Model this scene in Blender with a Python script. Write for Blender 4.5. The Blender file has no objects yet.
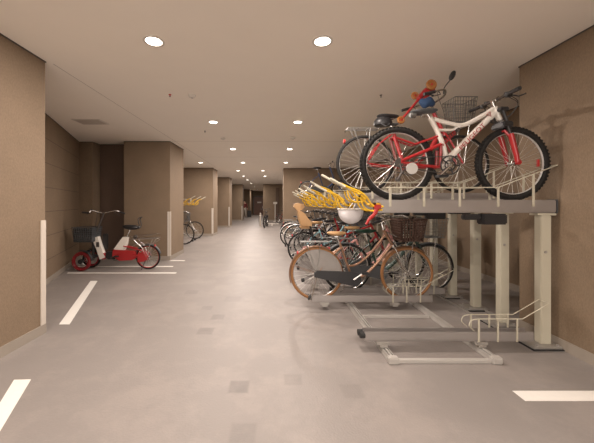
import bpy, math, random
from mathutils import Vector, Matrix
random.seed(7)
PI = math.pi
S = bpy.context.scene
C = S.collection

# ---------------------------------------------------------------- camera, world, exposure
cam = bpy.data.cameras.new('camera'); cam_o = bpy.data.objects.new('camera', cam); C.objects.link(cam_o)
cam_o.location = (0, 0, 1.4); cam_o.rotation_euler = (PI/2, 0, 0)
cam.sensor_fit = 'HORIZONTAL'; cam.sensor_width = 36; cam.lens = 290/594*36
cam.shift_x = (297-273)/594; cam.shift_y = -(221.5-203.5)/594
cam.clip_start = .05; cam.clip_end = 200
S.camera = cam_o
S.view_settings.view_transform = 'Standard'; S.view_settings.look = 'None'
S.view_settings.gamma = 1; S.view_settings.use_curve_mapping = False
S.view_settings.exposure = 0.0
w = bpy.data.worlds.new('world'); S.world = w; w.use_nodes = True
w.node_tree.nodes['Background'].inputs[0].default_value = (1.0, .90, .82, 1)
w.node_tree.nodes['Background'].inputs[1].default_value = 3.8
LAMP_W = 46.0
LAMP_COL = (1.0, .87, .785)

# ---------------------------------------------------------------- materials
def mat(name, col, rough=.5, metal=0, noise=0, nscale=20, bump=0, bscale=60, spec=.5, coat=0):
    m = bpy.data.materials.new(name); m.use_nodes = True
    nt = m.node_tree; b = nt.nodes['Principled BSDF']
    b.inputs['Base Color'].default_value = (*col, 1); b.inputs['Roughness'].default_value = rough
    b.inputs['Metallic'].default_value = metal; b.inputs['Specular IOR Level'].default_value = spec
    b.inputs['Coat Weight'].default_value = coat
    tc = nt.nodes.new('ShaderNodeTexCoord')
    n = nt.nodes.new('ShaderNodeTexNoise'); n.inputs['Scale'].default_value = nscale; n.inputs['Detail'].default_value = 5
    nt.links.new(tc.outputs['Object'], n.inputs['Vector'])
    mx = nt.nodes.new('ShaderNodeMix'); mx.data_type = 'RGBA'
    k = noise if noise else .05
    mx.inputs[6].default_value = (*[c*(1-k) for c in col], 1)
    mx.inputs[7].default_value = (*[min(1, c*(1+k)) for c in col], 1)
    nt.links.new(n.outputs['Fac'], mx.inputs[0]); nt.links.new(mx.outputs[2], b.inputs['Base Color'])
    if bump:
        n2 = nt.nodes.new('ShaderNodeTexNoise'); n2.inputs['Scale'].default_value = bscale
        nt.links.new(tc.outputs['Object'], n2.inputs['Vector'])
        bp = nt.nodes.new('ShaderNodeBump'); bp.inputs['Strength'].default_value = bump; bp.inputs['Distance'].default_value = .01
        nt.links.new(n2.outputs['Fac'], bp.inputs['Height']); nt.links.new(bp.outputs[0], b.inputs['Normal'])
    return m
def emit(name, col, s):
    m = bpy.data.materials.new(name); m.use_nodes = True; nt = m.node_tree; nt.nodes.clear()
    e = nt.nodes.new('ShaderNodeEmission'); e.inputs[0].default_value = (*col, 1); e.inputs[1].default_value = s
    o = nt.nodes.new('ShaderNodeOutputMaterial'); nt.links.new(e.outputs[0], o.inputs[0]); return m
def veil(name, col, a):
    m = mat(name, col, .6); nt = m.node_tree; b = nt.nodes['Principled BSDF']
    b.inputs['Alpha'].default_value = a; return m

def wall_mat(name, col, joints=False):
    m = mat(name, col, .75, noise=.16, nscale=2.2, bump=.25, bscale=140)
    nt = m.node_tree; b = nt.nodes['Principled BSDF']
    # fine vertical-grain speckle
    tc = nt.nodes.new('ShaderNodeTexCoord'); mp = nt.nodes.new('ShaderNodeMapping')
    mp.inputs['Scale'].default_value = (90, 90, 45)
    n = nt.nodes.new('ShaderNodeTexNoise'); n.inputs['Scale'].default_value = 1; n.inputs['Detail'].default_value = 3
    nt.links.new(tc.outputs['Object'], mp.inputs[0]); nt.links.new(mp.outputs[0], n.inputs['Vector'])
    old = b.inputs['Base Color'].links[0].from_socket
    mx = nt.nodes.new('ShaderNodeMix'); mx.data_type = 'RGBA'; mx.blend_type = 'OVERLAY'; mx.inputs[0].default_value = .35
    nt.links.new(old, mx.inputs[6]); nt.links.new(n.outputs['Color'], mx.inputs[7])
    bw = nt.nodes.new('ShaderNodeRGBToBW'); nt.links.new(n.outputs['Color'], bw.inputs[0]); nt.links.new(bw.outputs[0], mx.inputs[7])
    nt.links.new(mx.outputs[2], b.inputs['Base Color'])
    return m

WALL = wall_mat('brown_wall_paint', (.228, .166, .110))
WALL_DK = wall_mat('dark_brown_panel', (.12, .08, .058))
BASEB = mat('grey_baseboard', (.33, .29, .245), .6, noise=.06)
GUARD = mat('pale_guard', (.62, .56, .49), .5)
CEIL = mat('ceiling_paint', (.94, .885, .80), .9, noise=.02, nscale=3)
WHITE_LINE = mat('white_line_paint', (.84, .82, .77), .55, noise=.04, nscale=30)
CREAM = mat('cream_steel', (.55, .52, .415), .42, noise=.04, nscale=8)
ALU = mat('brushed_aluminium', (.40, .375, .36), .38, metal=.55, noise=.05, nscale=10)
ALU_DK = mat('grey_steel_plate', (.40, .38, .35), .5, metal=.5)
RUBBER = mat('black_rubber', (.02, .02, .02), .75)
TYRE = mat('tyre_rubber', (.018, .017, .016), .8, bump=.3, bscale=150, spec=.3)
TAN_TYRE = mat('tan_tyre_rubber', (.27, .125, .045), .7)
CHROME = mat('chrome', (.58, .57, .55), .25, metal=1)
SPOKE = mat('spoke_steel', (.72, .70, .66), .35, metal=.7)
BLACK = mat('black_plastic', (.022, .022, .024), .4)
DARK = mat('charcoal_plastic', (.07, .075, .08), .5)
RAILM = mat('pale_aluminium', (.50, .48, .45), .4, metal=.2, noise=.05)
YEL = mat('yellow_paint', (.72, .44, .025), .4)
RED = mat('red_paint', (.37, .018, .022), .3, coat=.4)
REDL = mat('red_plastic', (.45, .02, .018), .4)
WHITEP = mat('white_paint', (.80, .76, .70), .3, coat=.4)
GOLD = mat('bronze_paint', (.27, .15, .09), .3, metal=.5, coat=.5)
TAN = mat('tan_leather', (.50, .30, .14), .6)
WICKER = mat('brown_wicker', (.085, .045, .032), .7)
GREYW = mat('grey_wire', (.22, .22, .21), .45, metal=.6)
LBLUE = mat('pale_blue_paint', (.25, .48, .55), .35, coat=.3)
PINK = mat('pink_paint', (.62, .30, .27), .35, coat=.3)
SILVER = mat('silver_paint', (.66, .65, .63), .35, metal=.3)
NAVY = mat('navy_paint', (.03, .05, .11), .3, coat=.3)
GREEN = mat('dark_green_paint', (.012, .045, .03), .35, coat=.3)
BLUEC = mat('blue_cloth', (.025, .06, .14), .8, bump=.4, bscale=40)
AMBER = mat('amber_wheel', (.33, .13, .03), .4)
HELM = mat('white_helmet_shell', (.80, .78, .80), .35)
VEIL = veil('grey_mesh_guard', (.34, .32, .30), .55)
CARDB = mat('dark_metal', (.10, .09, .085), .45, metal=.6)
PANEL = mat('off_white_plastic', (.72, .68, .62), .5)
SKIN = mat('skin', (.60, .38, .28), .6)
DKRED = mat('dark_red_rim', (.24, .012, .018), .35, coat=.3)
CLOTH_R = mat('dark_red_cloth', (.16, .03, .03), .8)
CLOTH_L = mat('light_cloth', (.56, .52, .46), .8)
HAIR = mat('dark_hair', (.03, .02, .015), .6)
DOORM = mat('dark_door_paint', (.20, .11, .08), .5)
SEAM = mat('ceiling_joint', (.60, .55, .49), .9)
LAMP = emit('lamp_glow', (1, .90, .76), 14)

# floor with worn square patches
FLOOR = mat('grey_coated_floor', (.262, .239, .224), .42, noise=.07, nscale=1.3, bump=.22, bscale=70)
def floor_detail():
    nt = FLOOR.node_tree; b = nt.nodes['Principled BSDF']; L = nt.links
    b.inputs['Specular IOR Level'].default_value = .25
    tc = nt.nodes.new('ShaderNodeTexCoord')
    sep = nt.nodes.new('ShaderNodeSeparateXYZ'); L.new(tc.outputs['Object'], sep.inputs[0])
    def M(op, a, c=None, d=None):
        n = nt.nodes.new('ShaderNodeMath'); n.operation = op
        for i, v in enumerate((a, c, d)):
            if v is None: continue
            if isinstance(v, (int, float)): n.inputs[i].default_value = v
            else: L.new(v, n.inputs[i])
        return n.outputs[0]
    total = None
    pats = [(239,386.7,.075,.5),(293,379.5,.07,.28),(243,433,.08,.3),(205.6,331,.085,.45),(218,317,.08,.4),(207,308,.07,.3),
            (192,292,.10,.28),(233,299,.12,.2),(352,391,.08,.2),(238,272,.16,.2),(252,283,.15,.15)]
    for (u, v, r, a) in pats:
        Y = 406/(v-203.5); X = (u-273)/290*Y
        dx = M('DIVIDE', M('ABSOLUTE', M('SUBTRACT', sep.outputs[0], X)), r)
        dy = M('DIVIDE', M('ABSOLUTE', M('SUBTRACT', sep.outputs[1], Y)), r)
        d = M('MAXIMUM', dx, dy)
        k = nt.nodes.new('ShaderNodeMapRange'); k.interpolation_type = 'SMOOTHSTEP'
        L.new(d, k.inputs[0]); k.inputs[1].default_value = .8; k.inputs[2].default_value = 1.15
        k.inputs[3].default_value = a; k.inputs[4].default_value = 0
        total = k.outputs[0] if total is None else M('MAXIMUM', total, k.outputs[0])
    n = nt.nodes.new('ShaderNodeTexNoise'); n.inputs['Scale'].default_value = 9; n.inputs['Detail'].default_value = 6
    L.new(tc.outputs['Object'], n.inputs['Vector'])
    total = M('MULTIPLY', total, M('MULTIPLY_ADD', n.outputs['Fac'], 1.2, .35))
    # dusty cloudy wear in the aisle
    n2 = nt.nodes.new('ShaderNodeTexNoise'); n2.inputs['Scale'].default_value = 1.7; n2.inputs['Detail'].default_value = 10; n2.inputs['Roughness'].default_value = .72
    L.new(tc.outputs['Object'], n2.inputs['Vector'])
    k2 = nt.nodes.new('ShaderNodeMapRange'); L.new(n2.outputs['Fac'], k2.inputs[0])
    k2.inputs[1].default_value = .47; k2.inputs[2].default_value = .60; k2.inputs[3].default_value = 0; k2.inputs[4].default_value = .55
    old = b.inputs['Base Color'].links[0].from_socket
    m1 = nt.nodes.new('ShaderNodeMix'); m1.data_type = 'RGBA'; L.new(k2.outputs[0], m1.inputs[0]); L.new(old, m1.inputs[6]); m1.inputs[7].default_value = (.325, .290, .268, 1)
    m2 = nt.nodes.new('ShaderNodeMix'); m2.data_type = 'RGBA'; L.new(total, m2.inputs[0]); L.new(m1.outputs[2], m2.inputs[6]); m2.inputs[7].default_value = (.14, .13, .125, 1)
    L.new(m2.outputs[2], b.inputs['Base Color'])
floor_detail()

# ---------------------------------------------------------------- mesh helpers
class MB:
    def __init__(s): s.v = []; s.f = []
    def add(s, vs, fs):
        o = len(s.v); s.v += [tuple(p) for p in vs]; s.f += [tuple(i+o for i in f) for f in fs]; return s
    def box(s, x0, x1, y0, y1, z0, z1, bev=0, M=None):
        if bev:
            b = bev; vs = []; 
            xs, ys, zs = (x0, x1), (y0, y1), (z0, z1)
            import bmesh
            bm = bmesh.new(); bmesh.ops.create_cube(bm, size=1)
            for v in bm.verts:
                v.co = Vector((x0+(v.co.x+.5)*(x1-x0), y0+(v.co.y+.5)*(y1-y0), z0+(v.co.z+.5)*(z1-z0)))
            bmesh.ops.bevel(bm, geom=list(bm.edges), offset=b, segments=2, affect='EDGES')
            bm.verts.index_update()
            vs = [v.co.copy() for v in bm.verts]; fs = [[v.index for v in f.verts] for f in bm.faces]; bm.free()
        else:
            vs = [Vector(p) for p in ((x0,y0,z0),(x1,y0,z0),(x1,y1,z0),(x0,y1,z0),(x0,y0,z1),(x1,y0,z1),(x1,y1,z1),(x0,y1,z1))]
            fs = [(0,3,2,1),(4,5,6,7),(0,1,5,4),(1,2,6,5),(2,3,7,6),(3,0,4,7)]
        if M: vs = [M @ p for p in vs]
        return s.add(vs, fs)
    def tube(s, pts, r, n=8, closed=False, flat=1.0):
        P = [Vector(p) for p in pts]; N = len(P)
        R = r if isinstance(r, (list, tuple)) else [r]*N
        up = None; vs = []; fs = []
        for i in range(N):
            a = P[i-1] if (i > 0 or closed) else P[i]; b = P[(i+1) % N] if (i < N-1 or closed) else P[i]
            t = (b-a)
            t = t.normalized() if t.length > 1e-9 else Vector((1,0,0))
            if up is None:
                up = Vector((0,1,0)) if abs(t.y) < .9 else Vector((0,0,1))
            u = up - t*up.dot(t)
            if u.length < 1e-6: u = Vector((0,0,1)) - t*t.z
            u.normalize(); up = u; w_ = t.cross(u)
            for k in range(n):
                an = 2*PI*k/n
                vs.append(P[i] + u*math.cos(an)*R[i]*flat + w_*math.sin(an)*R[i])
        for i in range(N if closed else N-1):
            j = (i+1) % N
            for k in range(n):
                fs.append((i*n+k, i*n+(k+1) % n, j*n+(k+1) % n, j*n+k))
        if not closed:
            fs.append(tuple(range(n-1, -1, -1))); fs.append(tuple((N-1)*n+k for k in range(n)))
        return s.add(vs, fs)
    def ring(s, R, r, n=40, m=8, c=(0,0,0), wy=1.0):      # torus about the y axis; wy = width factor
        vs = []; fs = []
        for i in range(n):
            a = 2*PI*i/n
            for k in range(m):
                b = 2*PI*k/m; q = R + r*math.cos(b)
                vs.append((c[0]+q*math.cos(a), c[1]+r*wy*math.sin(b), c[2]+q*math.sin(a)))
        for i in range(n):
            j = (i+1) % n
            for k in range(m): fs.append((i*m+k, i*m+(k+1) % m, j*m+(k+1) % m, j*m+k))
        return s.add(vs, fs)
    def disc(s, c, r, h, axis='y', n=20, r2=None):        # capped cylinder
        c = Vector(c); r2 = r if r2 is None else r2; vs = []
        for (q, e) in ((r, -h/2), (r2, h/2)):
            for k in range(n):
                a = 2*PI*k/n; ca, sa = q*math.cos(a), q*math.sin(a)
                vs.append(c + {'y': Vector((ca, e, sa)), 'z': Vector((ca, sa, e)), 'x': Vector((e, ca, sa))}[axis])
        fs = [tuple(range(n-1,-1,-1)), tuple(range(n, 2*n))] + [(k, (k+1)%n, n+(k+1)%n, n+k) for k in range(n)]
        return s.add(vs, fs)
    def blob(s, c, rx, ry, rz, n=16, m=10, z0=-1.0, M=None, fn=None):
        vs = []; fs = []
        for i in range(m+1):
            p = -PI/2 + PI*i/m
            zz = max(z0, math.sin(p)); q = math.cos(p)
            for k in range(n):
                a = 2*PI*k/n; v = Vector((rx*q*math.cos(a), ry*q*math.sin(a), rz*zz))
                if fn: v = fn(v)
                if M: v = M @ v
                vs.append(v+Vector(c))
        for i in range(m):
            for k in range(n): fs.append((i*n+k, i*n+(k+1)%n, (i+1)*n+(k+1)%n, (i+1)*n+k))
        return s.add(vs, fs)
    def prism(s, poly, y0, y1):                            # polygon in xz extruded along y
        n = len(poly); vs = [(x, y0, z) for x, z in poly] + [(x, y1, z) for x, z in poly]
        return s.add(vs, [tuple(range(n)), tuple(range(2*n-1, n-1, -1))] + [(k, n+k, n+(k+1)%n, (k+1)%n) for k in range(n)])
    def plan(s, poly, z0, z1):                             # polygon in xy extruded along z
        n = len(poly); vs = [(x, y, z0) for x, y in poly] + [(x, y, z1) for x, y in poly]
        return s.add(vs, [tuple(range(n-1,-1,-1)), tuple(range(n, 2*n))] + [(k, (k+1)%n, n+(k+1)%n, n+k) for k in range(n)])
    def mesh(s, name, m):
        me = bpy.data.meshes.new(name); me.from_pydata(s.v, [], s.f); me.update()
        import bmesh
        bm = bmesh.new(); bm.from_mesh(me); bmesh.ops.recalc_face_normals(bm, faces=bm.faces); bm.to_mesh(me); bm.free()
        me.materials.append(m)
        for p in me.polygons: p.use_smooth = True
        me.set_sharp_from_angle(angle=math.radians(38))
        return me
    def build(s, name, m, parent=None, loc=(0,0,0)):
        return put(name, s.mesh(name, m), parent, loc)
def put(name, me, parent=None, loc=(0,0,0)):
    o = bpy.data.objects.new(name, me); C.objects.link(o); o.location = loc
    if parent: o.parent = parent
    return o
def tag(o, label=None, cat=None, group=None, kind=None):
    if label: o['label'] = label
    if cat: o['category'] = cat
    if group: o['group'] = group
    if kind: o['kind'] = kind
    return o
def thing(name, label, cat, loc=(0,0,0), rz=0, group=None):
    o = bpy.data.objects.new(name, None); C.objects.link(o); o.empty_display_size = .1
    o.location = loc; o.rotation_euler = (0, 0, rz)
    return tag(o, label, cat, group)
def copy_tree(o, parent=None):
    c = o.copy(); C.objects.link(c)
    if parent: c.parent = parent
    for ch in list(o.children): copy_tree(ch, c)
    return c
def struct(name, mb, m): return tag(mb.build(name, m), kind='structure')
def arc(c, r, a0, a1, n=12, y=0):
    return [(c[0]+r*math.cos(math.radians(a0+(a1-a0)*i/n)), y, c[1]+r*math.sin(math.radians(a0+(a1-a0)*i/n))) for i in range(n+1)]
def curve(pts, n=6):                                       # Catmull-Rom through points
    P = [Vector(p) for p in pts]; P = [P[0]*2-P[1]] + P + [P[-1]*2-P[-2]]; out = []
    for i in range(1, len(P)-2):
        for k in range(n):
            t = k/n; a, b, c, d = P[i-1:i+3]
            out.append(.5*((2*b)+(c-a)*t+(2*a-5*b+4*c-d)*t*t+(3*b-a-3*c+d)*t**3))
    out.append(P[-2]); return out

# ---------------------------------------------------------------- room shell
H = 2.94
struct('floor', MB().box(-6, 4.6, -5, 38, -.1, 0), FLOOR)
struct('ceiling', MB().box(-6, 4.6, -5, 38, H, H+.1), CEIL)
LX, RX, DX = -2.47, 2.77, 3.886
ang = lambda y: -3.88-.417*(y-4.94)
BH = .1
def pillar(name, poly, base=True):
    p = struct(name, MB().plan(poly, 0, H), WALL)
    n = len(poly); cx = sum(q[0] for q in poly)/n; cy = sum(q[1] for q in poly)/n
    e = .008; out = []
    for i in range(n):                                     # offset polygon for the skirting
        a, b, c = Vector(poly[i-1]), Vector(poly[i]), Vector(poly[(i+1)%n])
        d1 = (b-a).normalized(); d2 = (c-b).normalized()
        n1 = Vector((d1.y, -d1.x)); n2 = Vector((d2.y, -d2.x))
        k = (n1+n2)/(1+n1.dot(n2)); out.append((b+k*e)[:])
    struct(name.replace('wall', 'baseboard').replace('pillar', 'baseboard'), MB().plan(out, 0, BH), BASEB)
    struct('trim_shadow_gap_'+name, MB().plan(out, H-.012, H-.0005), CARDB)  # dark strip painted in for the shade of a gap under the ceiling
# counter-clockwise plan outlines
pillar('wall_left_near', [(-4.2, -4.9), (LX, -4.9), (LX, 3.142), (-4.2, 3.142)])
yb = 7.28
pillar('wall_left_bay', [(-5.9, 3.15), (ang(3.15), 3.15), (ang(yb), yb), (-5.9, yb)])
pillar('wall_left_bay_back', [(-5.9, yb+.01), (ang(yb)+.01, yb-.05), (-4.50, yb-.05), (-4.50, 7.55), (-3.684, 7.55), (-3.684, 7.17), (-2.547, 7.17), (-2.547, 8.25), (-3.2, 8.25), (-3.2, 8.6), (-5.9, 8.6)])
pillar('wall_left_back', [(-5.9, 8.61), (-5.0, 8.61), (-5.0, 37), (-5.9, 37)])
struct('door_1', MB().box(-4.485, -3.70, 7.52, 7.548, 0, H-.02, .004), WALL_DK)
pillar('wall_left_second', [(-4.99, 12.5), (-2.586, 12.5), (-2.586, 13.5), (-4.99, 13.5)])
pillar('wall_left_third', [(-4.99, 17), (-2.55, 17), (-2.55, 18), (-4.99, 18)])
pillar('wall_left_fourth', [(-4.99, 23.4), (-2.47, 23.4), (-2.47, 24.4), (-4.99, 24.4)])
pillar('wall_left_fifth', [(-4.99, 31.4), (-2.5, 31.4), (-2.5, 36), (-4.99, 36)])
pillar('wall_end', [(-4.99, 36.01), (3, 36.01), (3, 37), (-4.99, 37)])
pillar('wall_right_near', [(RX, -4.9), (4.5, -4.9), (4.5, 3.26), (RX, 3.26)])
pillar('wall_right_back', [(DX, 3.27), (4.5, 3.27), (4.5, 23), (DX, 23)])
pillar('wall_right_end', [(.46, 12.6), (DX-.01, 12.6), (DX-.01, 13.6), (.46, 13.6)])
pillar('wall_right_far', [(-.79, 23.1), (DX, 23.1), (DX, 35.99), (-.79, 35.99)])
struct('trim_recess_shade', MB().box(.22, .5, 23.0, 23.095, BH, H-.3), WALL_DK)  # raised dark strip, the recess and its shade are only colour
# end door
d = struct('door_2', MB().box(-2.35, -1.15, 35.93, 36.0, 0, 2.2, .01), DOORM)
struct('trim_door_frame', MB().box(-2.45, -2.36, 35.9, 36.0, 0, 2.3).box(-1.14, -1.05, 35.9, 36.0, 0, 2.3).box(-2.36, -1.14, 35.9, 36.0, 2.21, 2.3), CARDB)
MB().disc((-1.28, 35.88, 1.0), .03, .06).build('door_handle', CHROME, d)
o = MB().box(-1.95, -1.45, 35.9, 35.925, 1.45, 1.62).build('door_sign', PANEL); tag(o, 'small pale notice sign on the dark door at the corridor end', 'sign')
# panel joints of the slanted bay wall (recessed dark lines as thin strips)
for i, z in enumerate((.42, .84, 1.26, 1.68, 2.10, 2.52)):
    a = Vector((ang(3.2), 3.2, z)); b = Vector((ang(7.2), 7.2, z)); n = Vector((1, .417, 0)).normalized()*.0015
    mb = MB(); e = Vector((0, 0, .005))
    mb.add([a-e, b-e, b+e, a+e, a-e+n, b-e+n, b+e+n, a+e+n], [(0,1,2,3),(4,7,6,5),(0,4,5,1),(2,6,7,3),(1,5,6,2),(0,3,7,4)])
    struct('trim_%d' % (i+1), mb, WALL_DK)
# corner guards
def guard(x, y, side, label):      # on the face plane; side 'x' = strip on a wall that faces +x, 'y' = on a face that faces the camera
    mb = MB()
    if side == 'x': mb.box(x, x+.012, y-.065, y+.002, BH, 1.22, .003)
    elif side == 'y': mb.box(x-.06, x+.010, y-.012, y, BH, 1.2, .003).box(x, x+.010, y-.012, y+.06, BH, 1.2, .003)
    else: mb.box(x-.010, x+.06, y-.012, y, BH, 1.2, .003)
    tag(mb.build('corner_guard', GUARD), label, 'corner guard')
guard(LX, 3.142, 'x', 'pale corner guard strip on the nearest left wall edge')
guard(-2.547, 7.17, 'y', 'pale corner guard on the pillar behind the tricycle')
guard(-2.586, 12.5, 'y', 'pale corner guard on the left pillar just past the parked bay bicycles')
guard(-2.55, 17, 'y', 'pale corner guard on the third left pillar along the corridor')
guard(-2.47, 23.4, 'y', 'pale corner guard on the farthest left pillar edge beside the standing person')
# ceiling seams
seam = lambda name, *a: struct(name, MB().box(*a, H-.0012, H-.0002), SEAM)
seam('trim_ceiling_seam_left', -2.43, -2.418, 3.2, 12.4)
seam('trim_ceiling_seam_cross', -2.5, 3.8, 7.18, 7.192)
seam('trim_ceiling_seam_far', -2.5, 3.8, 9.6, 9.615)
# painted floor lines
def fl(u, v): Y = 406/(v-203.5); return ((u-273)/290*Y, Y)
def line(poly, label, cat='floor line'):
    o = MB().plan(poly, .0003, .0025).build('floor_line', WHITE_LINE); tag(o, label, cat, kind=None)
line([fl(59,324.5), fl(69.5,324.5), fl(97.5,281), fl(90.5,281)], 'slanted white floor stripe in front of the tricycle bay')
line([fl(-32,455), fl(-14,455), fl(31,379.6), fl(14,380)], 'slanted white floor stripe in the near left corner of the photo')
line([(-4.12,5.80), (-1.95,5.80), (-1.95,5.88), (-4.16,5.88)], 'long white floor line nearest the viewer under the tricycle wheels')
line([(-4.36,6.40), (-2.22,6.40), (-2.22,6.48), (-4.39,6.48)], 'white floor line just behind the tricycle')
line([(-2.52,7.06), (-2.16,7.06), (-2.16,7.14), (-2.52,7.14)], 'short white floor line beside the foot of the pillar behind the tricycle')
line([(1.787,2.055), (2.755,2.055), (2.755,2.165), (1.787,2.165)], 'white floor stripe running to the right wall in the near right corner')

# ---------------------------------------------------------------- ceiling fittings
lamp_rows = [(-1.13,2.75,'left'), (.47,2.75,'right'), (-1.13,5.48,''), (.47,5.48,''), (-1.13,8.2,''), (.47,8.2,''), (-1.13,10.9,''), (.48,10.9,''),
     (-2.72,10.9,''), (-1.64,13.6,''), (-.47,13.6,''), (-1.65,16.3,''), (-.45,16.3,''), (-1.66,18.8,''), (-1.68,22.3,''), (-1.7,27.,''), (-1.7,32.,''), (2.0,16.8,''), (-1.13,0,'b'), (.47,0,'b'), (-1.13,-2.7,'b'), (.47,-2.7,'b')]
names = {0:'bright recessed ceiling downlight nearest the viewer, the left of the near pair', 1:'bright recessed ceiling downlight nearest the viewer, the right of the near pair',
 2:'recessed downlight of the second pair, over the left of the aisle', 3:'recessed downlight of the second pair, over the right of the aisle',
 4:'recessed downlight of the third pair from the viewer, left one', 5:'recessed downlight of the third pair from the viewer, right one',
 6:'recessed downlight of the fourth pair from the viewer, left one', 7:'recessed downlight of the fourth pair, just left of the right pillar top',
 8:'recessed downlight above the left bay where bicycles park, between two pillars', 9:'recessed downlight of the fifth row, left one', 10:'recessed downlight of the fifth row, right one',
 11:'recessed downlight of the sixth row, left one', 12:'recessed downlight of the sixth row, right one', 13:'small single downlight just beyond the sixth row', 14:'small single downlight deep in the corridor',
 15:'brightest tiny downlight before the far end door', 16:'farthest tiny downlight at the corridor end'}
ld = bpy.data.lights.new('downlight_lamp', 'AREA'); ld.shape = 'DISK'; ld.size = .13; ld.energy = LAMP_W; ld.color = LAMP_COL; ld.spread = math.radians(180)
ring_me = MB().ring(.085, .011, 28, 8).v
rm = MB()
for i in range(28):
    pass
# trim ring built as lathe about z
def lathe(prof, n=28):
    mb = MB(); vs = []; fs = []
    for i in range(n):
        a = 2*PI*i/n
        for (r, z) in prof: vs.append((r*math.cos(a), r*math.sin(a), z))
    m = len(prof)
    for i in range(n):
        j = (i+1)%n
        for k in range(m-1): fs.append((i*m+k, i*m+k+1, j*m+k+1, j*m+k))
    return mb.add(vs, fs)
TR = lathe([(.098, 0), (.098, -.006), (.085, -.010), (.074, -.006), (.074, 0)]).mesh('light_trim', PANEL)
LE = lathe([(.0005, -.002), (.05, -.0025), (.0735, -.001)]).mesh('lamp_lens', LAMP)
LE2 = lathe([(.0005, -.002), (.05, -.0025), (.0735, -.001)]).mesh('lamp_lens', LAMP)
for i, (x, y, k) in enumerate(lamp_rows):
    t = thing('ceiling_downlight', names.get(i, 'recessed ceiling downlight outside the view'), 'ceiling light', (x, y, H))
    if k == 'b': t['label'] = 'recessed ceiling downlight behind the viewer'; t['group'] = 'downlights behind the viewer'
    if i == 17: t['label'] = 'recessed downlight behind the right pillar, out of sight'
    put('trim_ring', TR, t); put('lamp_lens', LE, t, (0, 0, -.002))
    lo = bpy.data.objects.new('lamp', ld); C.objects.link(lo); lo.parent = t; lo.location = (0, 0, -.016)
def cz(u, v): Y = 1.54*290/(203.5-v); return ((u-273)/290*Y, Y, H)
def detector(u, v, r, m, label):
    x, y, z = cz(u, v); t = thing('smoke_detector', label, 'smoke detector', (x, y, z))
    lathe([(r, 0), (r, -.015), (r*.7, -.035), (.001, -.04)]).build('detector_cover', PANEL, t)
    MB().disc((0, 0, -.043), .012, .006, 'z').build('sensor_cap', m, t)
detector(192, 95, .055, ALU, 'round off-white ceiling detector between the left downlights')
detector(223, 138, .06, ALU, 'round off-white ceiling detector before the third pair of lights')
detector(293, 137.5, .06, ALU, 'round off-white ceiling detector on the right side of the aisle')
def sprinkler(u, v, label):
    x, y, z = cz(u, v); t = thing('sprinkler_head', label, 'sprinkler', (x, y, z))
    lathe([(.02, 0), (.018, -.005), (.007, -.01), (.007, -.022), (.001, -.023)], 14).build('sprinkler_body', REDL if u < 200 else CARDB, t)
    MB().disc((0, 0, -.030), .013, .003, 'z', 12).disc((0, 0, -.025), .003, .012, 'z', 8).build('deflector', CARDB, t)
sprinkler(170, 94.5, 'tiny reddish sprinkler head left on the ceiling')
sprinkler(381, 95, 'tiny dark sprinkler head on the ceiling above the rack')
sprinkler(205, 131, 'tiny dark sprinkler head near the second left downlight')
sprinkler(345, 131, 'tiny dark sprinkler head right of the second pair of downlights')
sprinkler(244.5, 177.8, 'dark sprinkler head far along the corridor ceiling')
t = thing('ceiling_vent', 'flat rectangular ceiling vent above the tricycle bay', 'vent', (-3.42, 5.45, H))
MB().box(-.26, .26, -.17, .17, -.012, 0, .004).build('vent_frame', PANEL, t)
mb = MB()
for k in range(9): mb.box(-.22, .22, -.14+k*.032, -.14+k*.032+.012, -.018, -.011)
mb.build('vent_slats', SEAM, t)

# ---------------------------------------------------------------- rack: posts, trays, floor tracks
PY = [2.85+.5*i for i in range(12)]
post_t = thing('rack_post', 'cream steel rack post nearest the viewer, in front of the right wall', 'post', (2.65, PY[0], 0))
MB().box(-.05, .05, -.04, .04, .035, 1.285, .006).build('post_column', CREAM, post_t)
bp = MB().box(-.17, .105, -.095, .095, .012, .035, .004).build('base_plate', ALU_DK, post_t)
bolt_me = MB().disc((0, 0, 0), .012, .014, 'z', 8).mesh('bolt', ALU)
for dx in (-.12, .075):
    for dy in (-.07, .07): put('bolt', bolt_me, bp, (dx, dy, .042))
MB().box(-.18, .112, -.105, .105, .0015, .012).build('rubber_mat', RUBBER, post_t)
MB().box(-.09, .09, -.05, .05, 1.285, 1.305, .003).build('top_plate', CREAM, post_t)
MB().disc((-.01, -.043, .93), .014, .006, 'y', 12).build('hole_plug', ALU_DK, post_t)
plab = ['cream steel rack post second from the viewer', 'cream steel rack post third from the viewer', 'cream steel rack post fourth from the viewer, right of the bicycle wheels']
for i in range(1, 12):
    p = copy_tree(post_t); p.location = (2.65 if i < 2 else 2.69, PY[i], 0)
    p['label'] = plab[i-1] if i < 4 else 'cream steel rack post in the part of the row hidden behind the bicycles'
    if i >= 4: p['group'] = 'rear posts of the two-tier rack'
t = thing('floor_track', 'grey steel floor channel running under the rack posts', 'track', (0, 0, 0))
MB().box(2.475, 2.49, 2.98, 8.5, .0015, .03).box(2.74, 2.755, 3.28, 8.5, .0015, .03).build('channel', ALU_DK, t)

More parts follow.
